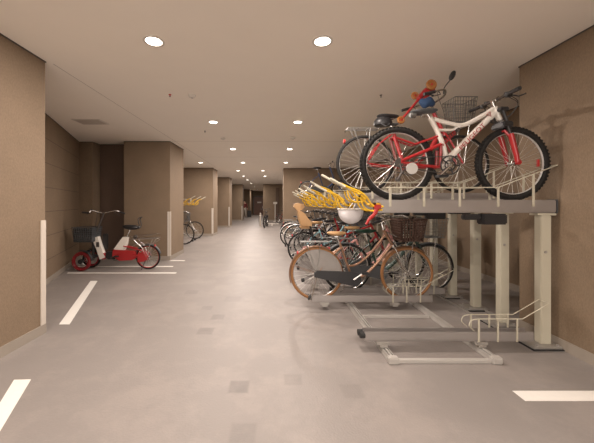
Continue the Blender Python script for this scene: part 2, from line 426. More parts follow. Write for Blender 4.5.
# upper trays
def make_upper(hz):
    t = thing('upper_bike_tray', '', 'bike tray')
    MB().box(0, 1.74, -.05, .05, 0, .125, .008).build('beam', ALU, t)
    MB().box(.03, 1.72, -.056, -.050, .085, .105).box(.03, 1.72, -.056, -.050, .015, .035).build('side_rib', ALU, t)
    MB().box(1.74, 1.752, -.054, .054, -.004, .13, .003).build('end_cap', DARK, t)
    g = MB(); r = .0055
    for y in (-.055, .055):
        g.tube([(.12, y, .245), (1.17, y, .245), (1.74, y, .46)], r, 6)
        for x, z in ((.13, .245), (.455, .245), (.80, .245), (1.17, .245), (1.51, .372)):
            g.box(x-.011, x+.011, y-.003, y+.003, .06, z)
    g.tube([(1.74, -.055, .46), (1.74, .055, .46)], r, 6); g.tube([(.12, -.055, .245), (.12, .055, .245)], r, 6)
    g.build('wire_guard', CREAM, t)
    h = MB()
    for y in (-.06, .06):
        h.tube(curve([(.06, y, .06), (-.04, y, .07), (-.10, y, .15), (-.17, y, .205), (-.30, y, .255)], 5), .0105, 8)
        h.tube(curve([(.05, y*1.1, .03), (-.06, y*1.1, .02), (-.13, y*1.1, .06), (-.16, y*1.1, .15)], 5), .009, 8)
    h.tube([(-.14, -.06, .185), (-.14, .06, .185)], .012, 8)
    h.tube([(-.05, -.06, .08), (-.05, .06, .08)], .012, 8)
    hh = h.build('pull_lever', YEL, t)
    MB().tube([(-.30, -.06, .255), (-.30, .06, .255)], .010, 8).tube([(-.24, 0, .225), (-.44, 0, .335)], .014, 8).build('grip_bar', CREAM, hh)
    MB().box(0.0, .045, -.056, .056, .03, .10, .006).build('yellow_bracket', YEL, t)
    MB().box(1.03, 1.27, -.05, .05, -.115, -.01, .012).box(.86, 1.03, -.03, .03, -.07, -.015, .01).build('damper_cover', BLACK, t)
    return t
up0 = make_upper(0)
ulab = ['upper bike tray nearest the viewer, carrying the white and red mountain bike', 'upper bike tray second from the viewer, carrying the red basket bicycle',
        'upper bike tray third from the viewer, empty behind the two large bicycles', 'upper bike tray fourth from the viewer, with a yellow pull lever',
        'upper bike tray fifth from the viewer, with a yellow pull lever']
for i in range(12):
    t = up0 if i == 0 else copy_tree(up0)
    t.location = (1.0, PY[i], 1.31 + (.085 if i % 2 else 0))
    t['label'] = ulab[i] if i < 5 else ('upper bike tray at the far end of the row, carrying a small dark bicycle' if i == 11 else 'far upper bike tray with yellow pull lever in the crowded middle of the row')
    t['group'] = 'upper trays of the two-tier rack'
    if i % 2:
        for ch in list(t.children):
            if ch.name.startswith('damper'): pass
        # raised trays stand on a spacer of their own
        MB().box(1.56, 1.74, -.05, .05, -.09, 0, .003).build('spacer', CREAM, t)
# cross beam carrying the trays and red clip
r0 = thing('lever_clip', 'red curved plastic clip hanging under the nearest yellow lever', 'clip', (.97, 2.83, 1.2))
MB().tube(curve([(.03, -.06, .17), (0, -.06, .10), (-.05, -.06, .05), (-.08, -.06, .0)], 6), [.02]*6+[.017]*6+[.012]*7, 8, flat=.6).build('clip_arm', REDL, r0)
MB().box(-.0, .06, -.075, -.045, .15, .19, .005).build('clip_head', REDL, r0)

# lower trays
def make_lower():
    t = thing('lower_bike_tray', '', 'bike tray')
    b = MB()
    b.box(.03, 1.62, -.05, .05, .10, .118, .004).box(.03, 1.62, -.05, -.042, .11, .19).box(.03, 1.62, .042, .05, .11, .19)
    b.build('channel_beam', ALU, t)
    MB().disc((.012, -.03, .155), .03, .045, 'x', 14).disc((.012, .035, .15), .03, .045, 'x', 14).build('roller', RUBBER, t)
    g = MB(); r = .0045
    for y in (-.055, .055):
        g.tube(curve([(1.06, y, .20), (1.01, y, .25), (1.03, y, .30), (1.09, y, .315)], 4), r, 6)
        g.tube([(1.09, y, .315), (1.51, y, .315), (1.76, y, .46)], r, 6)
        for x, z in ((1.10, .315), (1.28, .315), (1.46, .315)): g.box(x-.008, x+.008, y-.003, y+.003, .10, z)
    g.tube([(1.76, -.055, .46), (1.76, .055, .46)], r, 6)
    g.build('wire_guard', CREAM, t)
    for x in (.12, 1.04):
        MB().box(x+.02, x+.14, -.07, .07, .072, .10, .004).box(x+.045, x+.115, -.08, .08, .055, .075).build('slider', ALU_DK, t)
    return t
lo0 = make_lower()
# (Y, X of the front end)
LOW = [(2.78, .834), (3.86, .475), (4.20, .84), (4.72, .475), (5.20, .84), (5.62, .475), (6.08, .475), (6.55, .84), (7.05, .475), (7.55, .84), (8.05, .475), (8.6, .36)]
llab = {0:'empty lower bike tray nearest the viewer, with black rollers on its end', 1:'lower bike tray under the tan-tyred bronze bicycle', 2:'lower bike tray under the dark green bicycle behind the tan-tyred one',
        3:'empty lower bike tray whose black end shows behind the tan-tyred bicycle', 4:'lower bike tray under the red sports bicycle', 5:'empty lower bike tray before the bicycle with the tan child seat',6:'lower bike tray under the bicycle with the tan child seat'}
for i, (y, x) in enumerate(LOW):
    t = lo0 if i == 0 else copy_tree(lo0)
    t.location = (x, y, 0); t['label'] = llab.get(i, 'lower bike tray in the crowded far part of the row'); t['group'] = 'lower trays of the two-tier rack'
tr = thing('floor_track', 'twin aluminium floor rails with cross bars under the lower bike trays', 'track', (0, 2.53, 0))
for x in (1.05, 1.95):
    MB().box(x-.035, x+.035, .03, 6.4, .0015, .02, .002).box(x-.03, x-.022, .03, 6.4, .02, .05).box(x+.022, x+.03, .03, 6.4, .02, .05).box(x-.008, x+.008, .03, 6.4, .02, .053).build('rail', RAILM, tr)
    for q in (-1, 1): MB().box(x+q*.015-.006, x+q*.015+.006, .03, 6.4, .0205, .026).build('groove_shade', RUBBER, tr)  # black strips stand in for the shade inside the rail channel
    MB().box(x-.045, x+.045, -.02, .04, .0015, .06, .008).build('end_cap', RAILM, tr)
for y in (.02, 1.02, 2.1, 3.2, 4.3, 5.4):
    MB().box(1.09, 1.91, y-.02, y+.02, .0015, .032, .003).build('cross_bar', RAILM, tr)
# fitted wear marks under it are part of the floor

# ---------------------------------------------------------------- bicycles
WC = {}
def wheel(parent, x, z, y, R, tyre, rim, tr=.022, nsp=24, hub=CHROME, knob=False, disc=None, name='wheel'):
    key = (R, tyre.name, rim.name, tr, nsp, hub.name, knob)
    if key not in WC:
        Rt = R-tr
        t = MB().ring(Rt, tr, 48, 10)
        if knob:
            nk = 60
            for i in range(nk):
                a = 2*PI*i/nk
                for yy, zz in ((-tr*.55, .004), (tr*.55, .004), (0, .006)):
                    q = R-.004 if yy else R
                    b = a + (PI/nk if not yy else 0)
                    Mx = Matrix.Translation((q*math.cos(b), yy, q*math.sin(b))) @ Matrix.Rotation(-b, 4, 'Y')
                    t.box(-.006, .006, -tr*.28, tr*.28, -.009, .009, 0, Mx)
        ri = MB().ring(Rt-tr*.75, .011, 48, 6, wy=1.2)
        sp = MB()
        for i in range(nsp):
            a = 2*PI*i/nsp; b = a + (.35 if (i//2) % 2 else -.35); s = 1 if i % 2 else -1
            sp.tube([(.022*math.cos(b), s*.028, .022*math.sin(b)), ((Rt-tr)*math.cos(a), 0, (Rt-tr)*math.sin(a))], .0014, 4)
        hb = MB().disc((0,0,0), .014, .08, 'y', 12).disc((0,.028,0), .026, .005, 'y', 14).disc((0,-.028,0), .026, .005, 'y', 14).disc((0,0,0), .006, .13, 'y', 8)
        WC[key] = (ri.mesh('wheel', rim), t.mesh('tyre', tyre), sp.mesh('spokes', SPOKE), hb.mesh('hub', hub))
    a, b, c, d = WC[key]
    o = put(name, a, parent, (x, y, z)); o.rotation_euler = (0, random.uniform(0, 1), 0)
    put('tyre', b, o); put('spokes', c, o); put('hub', d, o)
    return o
def saddle(parent, x, z, m, L=.26, W=.16, tilt=0, thick=.032):
    def fn(v):
        t = (v.x/(L/2)+1)/2; k = 1-.78*max(0, min(1, (t-.25)/.6))
        return Vector((v.x, v.y*k, v.z + .012*(1-t)*abs(v.y)/W - .01*math.sin(t*PI)))
    M = Matrix.Rotation(-tilt, 4, 'Y')
    s = MB().blob((x, 0, z), L/2, W/2, thick, 18, 10, M=M, fn=fn).build('saddle', m, parent)
    MB().tube([(x-.07, .02, z-.03), (x+.07, .02, z-.035)], .004, 6).tube([(x-.07, -.02, z-.03), (x+.07, -.02, z-.035)], .004, 6).box(x-.03, x+.02, -.025, .025, z-.055, z-.03, .004).build('saddle_rails', CHROME, s)
    return s
def basket(parent, x0, x1, z0, z1, w, m, n=7, rows=5, r=.0028, solid=False, taper=.8):
    b = MB(); cx = (x0+x1)/2
    def P(s, t, k):      # k height 0..1; s, t in -1..1
        q = taper + (1-taper)*k
        return (cx + s*(x1-x0)/2*q, t*w/2*q, z0+(z1-z0)*k)
    for k in [i/rows for i in range(rows+1)]:
        rr = r*2 if k in (0, 1) else r
        b.tube([P(-1,-1,k), P(1,-1,k), P(1,1,k), P(-1,1,k)], rr, 5, closed=True)
    for i in range(n+1):
        s = -1+2*i/n
        for A in ((s,-1), (s,1), (-1,s), (1,s)):
            b.tube([P(A[0], A[1], 0), P(A[0], A[1], 1)], r, 5)
        b.tube([P(s,-1,0), P(s,1,0)], r, 5); b.tube([P(-1,s,0), P(1,s,0)], r, 5)
    if solid:
        vs = [P(s,t,k) for k in (0,1) for s,t in ((-.97,-.97),(.97,-.97),(.97,.97),(-.97,.97))]
        b.add(vs, [(0,3,2,1),(0,1,5,4),(1,2,6,5),(2,3,7,6),(3,0,4,7)])
    return b.build('basket', m, parent)
def crank(parent, x, z, R=.09, m=CHROME, arm=.165, ang_=20, ringm=CARDB, ped=BLACK):
    c = MB().disc((x, 0, z), .025, .14, 'y', 14)
    a = math.radians(ang_); dx, dz = arm*math.cos(a), arm*math.sin(a)
    c.tube([(x, -.08, z), (x+dx, -.09, z+dz)], [.014, .009], 8).tube([(x, .08, z), (x-dx, .09, z-dz)], [.014, .009], 8)
    o = c.build('crank', m, parent)
    g = MB().ring(R, .006, 36, 6, (x, -.06, z), wy=.5).ring(R*.55, .006, 28, 6, (x, -.06, z), wy=.5)
    for i in range(5):
        b = 2*PI*i/5
        g.tube([(x, -.06, z), (x+R*math.cos(b), -.06, z+R*math.sin(b))], .007, 6)
    for i in range(36):
        b = 2*PI*i/36; g.box(x+R*1.06*math.cos(b)-.003, x+R*1.06*math.cos(b)+.003, -.062, -.058, z+R*1.06*math.sin(b)-.003, z+R*1.06*math.sin(b)+.003)
    g.build('chainring', ringm, o)
    for s in (-1, 1):
        px, pz = x-s*dx, z-s*dz
        MB().box(px-.045, px+.045, s*.10 if s > 0 else -.18, .18 if s > 0 else -.10, pz-.012, pz+.012, .005).build('pedal', ped, o)
    return o
def chain(parent, x0, z0, r0, x1, z1, r1, y=-.06, m=CARDB):
    pts = [(x0+r0*math.cos(t), y, z0+r0*math.sin(t)) for t in [PI/2+PI*i/8 for i in range(9)]]
    pts += [(x1+r1*math.cos(t), y, z1+r1*math.sin(t)) for t in [-PI/2+PI*i/10 for i in range(11)]]
    return MB().tube(pts, .0045, 5, closed=True).disc((x0, y, z0), r0, .012, 'y', 16).build('chain', m, parent)
def fender(parent, x, z, R, a0, a1, m, w=.028):
    n = 22; vs = []; fs = []
    for i in range(n+1):
        a = math.radians(a0+(a1-a0)*i/n)
        for (yy, q) in ((-w, R-.012), (-w*.5, R), (w*.5, R), (w, R-.012), (w, R-.015), (w*.5, R-.003), (-w*.5, R-.003), (-w, R-.015)):
            vs.append((x+q*math.cos(a), yy, z+q*math.sin(a)))
    for i in range(n):
        for k in range(8): fs.append((i*8+k, i*8+(k+1)%8, (i+1)*8+(k+1)%8, (i+1)*8+k))
    fs.append(tuple(range(8))); fs.append(tuple(n*8+k for k in range(8)))
    mb = MB().add(vs, fs)
    for s in (-1, 1):
        a = math.radians(a0 + (a1-a0)*.72 if a1 > 90 else a0+(a1-a0)*.3)
        mb.tube([(x, s*.05, z), (x+R*math.cos(a), s*w, z+R*math.sin(a))], .0025, 5)
    return mb.build('fender', m, parent)
def carrier(parent, x, z, m, L=.38, foot=(0, .345)):
    c = MB(); 
    for y in (-.06, 0, .06): c.tube([(x-L/2, y, z), (x+L/2, y, z)], .005, 6)
    for k in range(4): c.tube([(x-L/2+k*L/3, -.06, z), (x-L/2+k*L/3, .06, z)], .005, 6)
    for s in (-1, 1): c.tube([(x-L/3, s*.06, z), (foot[0], s*.06, foot[1])], .005, 6).tube([(x+L/5, s*.06, z), (foot[0], s*.06, foot[1])], .005, 6)
    return c.build('rear_carrier', m, parent)
def kickstand(parent, x=0, z=.34, m=CHROME, both=True):
    k = MB()
    for s in ((-1, 1) if both else (1,)):
        k.tube([(x, s*.075, z), (x-.08, s*.10, .05)], .007, 6)
    if both: k.tube([(x-.08, -.10, .05), (x-.10, -.06, .02), (x-.10, .06, .02), (x-.08, .10, .05)], .007, 6)
    return k.build('kickstand', m, parent)

def city(label, loc, frame=GOLD, tyre=TYRE, rim=CHROME, R=.345, wb=1.15, bmat=WICKER, bask=True, sad=BLACK, fend=None, guardm=DARK, carr=True, rz=0,
         group='bicycles in the two-tier rack', style='step', bars='swept', cguard=True, sskirt=False, name='city_bicycle', lean=0, bk=(0,0,0,0), sh=0, bsolid=False, tr=.02, nsp=28, stand=True, light=True, barm=None, bw=.34, bl=.33, bx=0, sadL=.26):
    t = thing(name, label, 'bicycle', loc, rz, group)
    if lean: t.rotation_euler = (lean, 0, rz)
    k = R/.345
    wheel(t, 0, R, 0, R, tyre, rim, tr, nsp, name='rear_wheel'); wheel(t, wb, R, 0, R, tyre, rim, tr, nsp, name='front_wheel')
    BB = (.47, 0, .29); HT = (wb-.31, 0, 1.0*.93); HB = (wb-.185, 0, .70*k)
    ST = (.31, 0, .76)
    f = MB()
    f.tube([HT, HB], .020, 10)
    if style == 'step':
        f.tube(curve([(HB[0]-.01, 0, HB[2]+.02), (.76, 0, .44), (.60, 0, .31), BB], 6), .019, 10)
        f.tube(curve([(HT[0]+.02, 0, HT[2]-.07), (.70, 0, .60), (.53, 0, .47), (.415, 0, .45)], 6), .015, 10)
    elif style == 'u':
        f.tube(curve([(HB[0]-.03, 0, HB[2]+.07), (.74, 0, .48), (.58, 0, .34), BB], 6), .028, 10)
    else:
        f.tube([(HB[0]-.01, 0, HB[2]+.03), BB], .020, 10)
        f.tube([(HT[0]+.01, 0, HT[2]-.05), (ST[0]+.01, 0, ST[2]-.03)], .016, 10)
    f.tube([BB, ST], .016, 10)
    for s in (-1, 1):
        f.tube([(BB[0]-.02, s*.03, BB[2]), (.20, s*.05, .31), (0, s*.06, R)], .009, 8)
        f.tube([(ST[0]+.02, s*.02, ST[2]-.06), (.15, s*.05, .56), (0, s*.06, R)], .008, 8)
    f.disc(BB, .032, .09, 'y', 14)
    f.build('frame', frame, t)
    fk = MB()
    for s in (-1, 1):
        fk.tube(curve([(HB[0], s*.012, HB[2]+.01), (HB[0]+.03, s*.045, HB[2]-.06), (wb-.07, s*.055, R+.12), (wb, s*.055, R)], 5), .010, 8)
    fk.disc((HB[0]+.003, 0, HB[2]), .024, .03, 'z', 12)
    fk.build('fork', frame if style != 'step' or barm else CHROME, t)
    hs = MB(); hz = HT[2]+.12
    hs.tube([(HT[0], 0, HT[2]), (HT[0]-.025, 0, HT[2]+.09), (HT[0]+.02, 0, hz)], .012, 8)
    if bars == 'swept':
        for s in (-1, 1): hs.tube(curve([(HT[0]+.02, 0, hz), (HT[0]+.05, s*.12, hz+.03), (HT[0]-.02, s*.24, hz+.05), (HT[0]-.22, s*.27, hz+.0)], 5), .011, 8)
        gx = [((HT[0]-.13, s*.265, hz+.02), (HT[0]-.25, s*.272, hz-.01)) for s in (-1, 1)]
    else:
        hs.tube([(HT[0]+.02, -.29, hz), (HT[0]+.05, -.1, hz), (HT[0]+.05, .1, hz), (HT[0]+.02, .29, hz)], .011, 8)
        gx = [((HT[0]+.03, s*.19, hz), (HT[0]+.02, s*.30, hz)) for s in (-1, 1)]
    hb = hs.build('handlebar', barm or CHROME, t)
    for a, b in gx:
        MB().tube([a, b], .017, 10).build('grip', BLACK, hb)
    lv = MB()
    for a, b in gx:
        A = Vector(a); B = Vector(b); dd = (B-A).normalized()
        lv.tube([A-dd*.04, A-dd*.01+Vector((.05, 0, -.03)), A+dd*.08+Vector((.04, 0, -.035))], .005, 6)
        cb = curve([A-dd*.04+Vector((.01,0,0)), A+Vector((.12, -A.y*.6, .02)), (HT[0]+.10, A.y*.2, HT[2]-.05), (HB[0]+.02, A.y*.1, HB[2])], 5)
        lv.tube(cb, .0025, 5)
    lv.build('brake_lever', CARDB, hb)
    sp = saddle(t, ST[0]-.045, ST[2]+.13+sh, sad, sadL)
    MB().tube([(ST[0], 0, ST[2]-.02), (ST[0]-.035, 0, ST[2]+.09+sh)], .012, 8).build('seat_post', CHROME, t)
    if fend:
        fender(t, 0, R, R+.018, 60, 200, fend); fender(t, wb, R, R+.018, 50, 155, fend)
    if bask:
        x0 = wb-.155+bx; basket(t, x0, x0+bl, .80, 1.07, bw, bmat, 8, 8 if bmat is WICKER else 6, r=.0075 if bmat is WICKER else .0028, solid=bsolid)
        MB().tube([(HT[0]+.02, 0, HT[2]-.02), (x0+.05, 0, .83)], .008, 6).tube([(wb, .07, R), (wb+.04, .10, .80)], .004, 6).tube([(wb, -.07, R), (wb+.04, -.10, .80)], .004, 6).build('basket_stay', CHROME, t)
    if light: MB().disc((HB[0]+.10, .03, HB[2]-.05), .03, .07, 'x', 12, r2=.022).tube([(HB[0]+.08, .03, HB[2]-.05), (HB[0], .01, HB[2]-.02)], .006, 6).build('front_light', DARK, t)
    crank(t, BB[0], BB[2], .075 if cguard else .09, ang_=random.choice((8, -20, 35)))
    chain(t, 0, R, .035, BB[0], BB[2], .075)
    if cguard:
        pts = [(BB[0]+.10*math.cos(a), BB[2]+.10*math.sin(a)) for a in [(-70+i*16)*PI/180 for i in range(12)]]
        pts = pts[:-1] + [(.0, R+.055), (-.045, R+.02), (-.04, R-.03), (.02, R-.045)]
        MB().prism(pts, -.085, -.068).build('chain_guard', guardm, t)
    if carr: carrier(t, -.03, .76*k, GREYW, .36, (0, R))
    if sskirt:
        mb = MB()
        for s in (-1, 1):
            pts = [(.0+.33*math.cos(a), R+.33*math.sin(a)) for a in [(5+i*14)*PI/180 for i in range(9)]] + [(0, R-.02)]
            mb.prism(pts, s*.062-.001, s*.062+.001)
        mb.build('skirt_guard', VEIL, t)
    if stand: kickstand(t, 0, R)
    MB().disc((-R*.72, 0, R+R*.72+.02), .025, .02, 'x', 12).build('rear_reflector', REDL, t)
    return t

Z1, Z2 = 1.435, 1.52     # wheel seats of low and raised upper trays
ZL = .118
# lower row
b1 = city('bronze step-through bicycle with tan tyres and brown wicker basket, nearest in the lower row', (.58, 3.86, ZL), GOLD, TAN_TYRE, CHROME, R=.352, wb=1.2, bmat=WICKER, sskirt=True, sad=TAN, name='city_bicycle', carr=True, fend=GOLD, guardm=BLACK, tr=.021)
b2 = city('dark green bicycle with black tyres and grey wire basket behind the tan-tyred one', (1.065, 4.20, ZL), GREEN, TYRE, CHROME, R=.352, wb=1.2, bmat=GREYW, sad=GREEN, fend=DARK, style='u', sadL=.34)
b4 = city('red sports bicycle with flat handlebar behind the dark green bicycle', (1.0, 5.20, ZL), RED, TYRE, SILVER, R=.335, wb=1.05, bask=False, style='dia', bars='flat', cguard=False, carr=False, name='sports_bicycle', sh=.05)
b6 = city('pink and pale blue bicycle carrying a tan child seat over its rear wheel', (.65, 6.08, ZL), LBLUE, TYRE, CHROME, R=.345, wb=1.15, bmat=GREYW, sad=TAN, fend=None, guardm=PINK)
b7 = city('navy bicycle with dark basket just beyond the child seat bicycle', (1.0, 6.55, ZL), NAVY, TYRE, CHROME, bmat=DARK, fend=BLACK)
b8 = city('small red bicycle with silver rims in the middle of the lower row', (.80, 7.05, ZL), RED, TYRE, SILVER, R=.30, wb=1.0, bask=False, style='u', cguard=True, name='city_bicycle')
b9 = city('black bicycle with black basket far along the lower row', (1.0, 7.55, ZL), BLACK, TYRE, SILVER, bmat=DARK, fend=BLACK)
b10 = city('white step-through bicycle far along the lower row', (.65, 8.05, ZL), WHITEP, TYRE, CHROME, bmat=GREYW, fend=SILVER)
b11 = city('silver bicycle with black tyres at the far end of the lower row', (.55, 8.6, ZL), SILVER, TYRE, CHROME, bmat=GREYW, fend=SILVER)
b12 = city('black bicycle standing on the floor past the rack beside the right pillar', (.66, 11.6, 0), BLACK, TYRE, CHROME, bmat=DARK, fend=BLACK, group='free-standing bicycles')
b5 = city('pink step-through bicycle pushed in between the red and green bicycles', (1.02, 4.72, ZL), PINK, TYRE, CHROME, R=.33, wb=1.12, bmat=GREYW, sad=TAN, fend=None)

# child seat
cs = thing('child_seat', 'tan padded child seat mounted over a rear wheel in the lower row', 'child seat', (.62, 6.08, ZL+.77))
CP = lambda u, v: ((u-273)/290*6.0-.62, 1.4-(v-203.5)*6.0/290-(ZL+.77))
MB().box(-.06, .18, -.14, .14, -.01, .05, .02).build('seat_pan', TAN, cs)
MB().prism([CP(*q) for q in ((293.8,207), (294.5,204), (298,203.2), (303.5,204.2), (304.3,207), (302,209.6), (297.5,211))], -.14, .14).build('headrest', TAN, cs)
MB().prism([CP(*q) for q in ((297.5,211), (300,211), (301.5,218), (304,224), (304,226), (301,226), (298.6,219))], -.14, .14).build('backrest', TAN, cs)
for s in (-1, 1): MB().prism([CP(*q) for q in ((297.6,210.8), (301,211), (304.5,213.6), (308,218.5), (311.8,222.6), (311.4,226), (302.5,226), (299,218.5))], s*.155-.012, s*.155+.012).build('side_wing', TAN, cs)
for s in (-1, 1): MB().tube([(.14, s*.15, .05), (.20, s*.17, -.20)], .02, 8).box(.16, .30, s*.17-.035, s*.17+.035, -.24, -.20, .01).build('footrest', BLACK, cs)

# helmet hanging upside down by its strap
hm = thing('helmet', 'white helmet hanging upside down by its strap under the yellow levers', 'helmet', (.97, 3.62, 1.2))
def hf(v): return Vector((v.x*(1+.06*(v.x > 0)), v.y, v.z))
MB().blob((0, 0, .1), .155, .12, .155, 24, 14, fn=lambda v: Vector((v.x, v.y, min(v.z, .03)))).build('helmet_shell', HELM, hm)
MB().tube([(.158*math.cos(a), .123*math.sin(a), .13) for a in [i*2*PI/28 for i in range(28)]], .010, 6, closed=True).build('rim_band', PANEL, hm)
MB().tube(curve([(-.06, -.12, .13), (.0, -.05, .19), (.05, 0, .255)], 5), .006, 6).tube(curve([(.06, .11, .13), (.07, .05, .2), (.05, 0, .255)], 5), .006, 6).build('strap', PANEL, hm)

# ---- upper row: mountain bike
def mountain():
    t = thing('mountain_bike', 'white and red full-suspension mountain bike on the nearest upper tray', 'bicycle', (1.2147, 2.85, Z1), 0, 'bicycles in the two-tier rack')
    R = .357; wb = 1.136
    X = lambda u: (u-396.6)*.00983
    Z = lambda v: (200.9-v)*.00983
    P = lambda u, v, y=0: (X(u), y, Z(v))
    wheel(t, 0, R, 0, R, TYRE, SILVER, .029, 32, knob=True, name='rear_wheel'); wheel(t, wb, R, 0, R, TYRE, SILVER, .029, 32, knob=True, name='front_wheel')
    f = MB()
    f.tube([P(494,108), P(501,124)], .026, 12)
    f.tube(curve([P(496,113), P(484,124), P(466,142), P(449,159)], 6), [.03]*19, 12, flat=.8)         # down tube
    f.tube(curve([P(493,110), P(480,118), P(463,126), P(448,124), P(434,120)], 6), .021, 12, flat=.8)   # swoop top arm
    f.tube(curve([P(430,119), P(437,132), P(443,146), P(446,160)], 6), .022, 12)                        # seat mast
    f.tube([P(437,131), P(452,131), P(461,127)], .014, 10)
    f.disc(P(446.4,166.9), .036, .08, 'y', 16)
    f.tube([P(446,158), P(446.4,166.9)], .028, 10)
    fr = f.build('frame', WHITEP, t)
    # lettering on the down tube
    for side in (-1, 1):
        tc = bpy.data.curves.new('lettering', 'FONT'); tc.body = 'PEUGEOT'; tc.size = .062; tc.extrude = .0012; tc.align_x = 'CENTER'; tc.align_y = 'CENTER'
        to = bpy.data.objects.new('tmp', tc); C.objects.link(to)
        bpy.context.view_layer.update()
        me = bpy.data.meshes.new_from_object(to.evaluated_get(bpy.context.evaluated_depsgraph_get()))
        bpy.data.objects.remove(to); me.materials.clear(); me.materials.append(RED)
        a = math.atan2(Z(124)-Z(152), X(483)-X(456))
        o = put('lettering', me, fr, (X(470.5), side*.027, Z(138.0)))
        # text lies in local xy; stand it up facing -y, then slope it
        if side < 0: o.matrix_local = Matrix.Translation((X(470.5), -.0265, Z(138.3))) @ Matrix.Rotation(-a, 4, 'Y') @ Matrix.Rotation(PI/2, 4, 'X') @ Matrix.Scale(1.25, 4, (1, 0, 0))
        else: o.matrix_local = Matrix.Translation((X(470.5), .0265, Z(138.3))) @ Matrix.Rotation(-a, 4, 'Y') @ Matrix.Rotation(PI, 4, 'Z') @ Matrix.Rotation(PI/2, 4, 'X') @ Matrix.Scale(1.25, 4, (1, 0, 0))
    MB().tube([P(484.5,116.5,-.026), P(488,113.5,-.026), P(489,118,-.026)], .004, 6, closed=True).build('arrow_mark', RED, fr)
    s = MB()
    for y in (-.055, .055):
        s.tube([P(398,164,y), P(418,167,y*.9), P(438,168.5,y*.6)], .016, 10)
        s.tube([P(398,163,y), P(420,154,y*.9), P(439,146,y*.6)], .016, 10)
        s.tube([P(439,146,y*.6), P(438,168.5,y*.6)], .014, 8)
        s.tube([P(392,139,y*.8), P(399,161,y)], .013, 8)
        s.tube([P(392,139,y*.8), P(413,146,y*.7), P(436,138,y*.5)], .011, 8)
        s.box(X(398)-.03, X(398)+.03, y-.006, y+.006, Z(164)-.03, Z(164)+.03, .004)
    s.tube([P(392,139,-.045), P(392,139,.045)], .012, 8)
    s.build('swingarm', RED, t)
    sh = MB()
    n = 60; sh.tube([(X(441+ i/n*14), .022*math.cos(i*.75), Z(147-i/n*14)+.022*math.sin(i*.75)) for i in range(n+1)], .005, 5)
    sh.build('shock_spring', RED, t)
    MB().tube([P(438,150), P(458,130)], .010, 8).disc(P(438.5,149.5), .018, .05, 'y', 12).disc(P(457,131), .018, .05, 'y', 12).build('shock_damper', CARDB, t)
    fk = MB()
    for y in (-.062, .062):
        fk.tube([P(502,127,y), P(507,142,y)], .017, 10)
    fk.box(X(497), X(507), -.085, .085, Z(130), Z(124), .01); fk.box(X(495), X(503), -.08, .08, Z(114), Z(110), .008)
    for y in (-.062, .062): fk.tube([P(497,111,y), P(503,127,y)], .014, 10)
    fk.build('fork_crown', BLACK, t)
    fl_ = MB()
    for y in (-.062, .062):
        fl_.tube([P(505.5,136,y), P(507,142,y), P(511,157,y), P(512.2,164,y)], [.024, .025, .022, .02], 12)
        fl_.disc(P(513,164,y), .026, .02, 'y', 12)
    fl_.tube(arc((X(503.5), Z(137)), .05, 0, 180, 8), .0, 4) if False else None
    fl_.tube([P(506,140,-.062), P(500.5,133,-.05), P(500.5,133,.05), P(506,140,.062)], .013, 8)
    fl_.build('fork_lowers', RED, t)
    st = MB().tube([P(494,108), P(492,103)], .018, 10).tube([P(492,103.5), P(496,101)], .022, 10).disc(P(496,101), .024, .06, 'y', 12)
    st.build('stem', CHROME, t)
    hb = MB().tube(curve([P(492,102,.31), P(494,101.5,.18), P(496,101,0), P(494,101.5,-.18), P(492,102,-.31)], 5), .012, 10).build('handlebar', CARDB, t)
    for s_ in (-1, 1):
        MB().tube([P(493.5,101.6,s_*.19), P(492,102,s_*.32)], .018, 12).build('grip', BLACK, hb)
        MB().tube([P(494,101.5,s_*.16), P(498,103,s_*.18), P(501,105,s_*.21), P(501,105,s_*.28)], .006, 6).box(X(493), X(498), s_*.16-.02, s_*.16+.02, Z(104), Z(100), .006).build('brake_lever', BLACK, hb)
        MB().disc(P(496,99.5,s_*.13), .02, .02, 'z', 12).box(X(495), X(500), s_*.12-.02, s_*.12+.02, Z(100.5), Z(98.5), .004).build('shifter', BLACK, hb)
    cb = MB()
    for k, (y, q) in enumerate(((-.15, 7), (.15, 4), (-.12, 11), (.10, 9))):
        cb.tube(curve([P(498,102,y), P(503+q*.5,108,y*.9), P(501+q*.3,118,y*.4-.03), P(494,122+q*.3,-.035), P(488,121+q*.3,-.03)], 6), .003, 6)
    cb.build('cables', BLACK, t)
    saddle(t, X(424), Z(112), DARK, .28, .15, .10)
    MB().tube([P(431,121), P(426,113.5)], .014, 10).build('seat_post', CHROME, t)
    MB().disc(P(413,116), .03, .04, 'x', 14).disc(P(411,116), .022, .02, 'x', 14).build('rear_light', GREYW, t)
    crank(t, X(446.4), Z(166.9), .088, CHROME, .17, 222, BLACK)
    chain(t, 0, R, .04, X(446.4), Z(166.9), .088, m=CARDB)
    MB().disc((0, -.045, R), .045, .03, 'y', 20, r2=.03).build('cassette', CARDB, t)
    MB().disc((.115, -.075, .300), .055, .008, 'y', 22).build('chain_disc', SILVER, t)
    MB().tube([(.0, -.07, R-.01), (.02, -.075, R-.09), (-.02, -.075, R-.16)], .012, 8).disc((-.02, -.075, R-.16), .025, .012, 'y', 12).disc((.02, -.075, R-.09), .02, .012, 'y', 12).build('rear_derailleur', CARDB, t)
    # front brake and reflectors
    MB().box(wb+.245, wb+.262, -.012, .012, R-.03, R+.04, .003).build('wheel_reflector', REDL, t)
    return t
mountain()

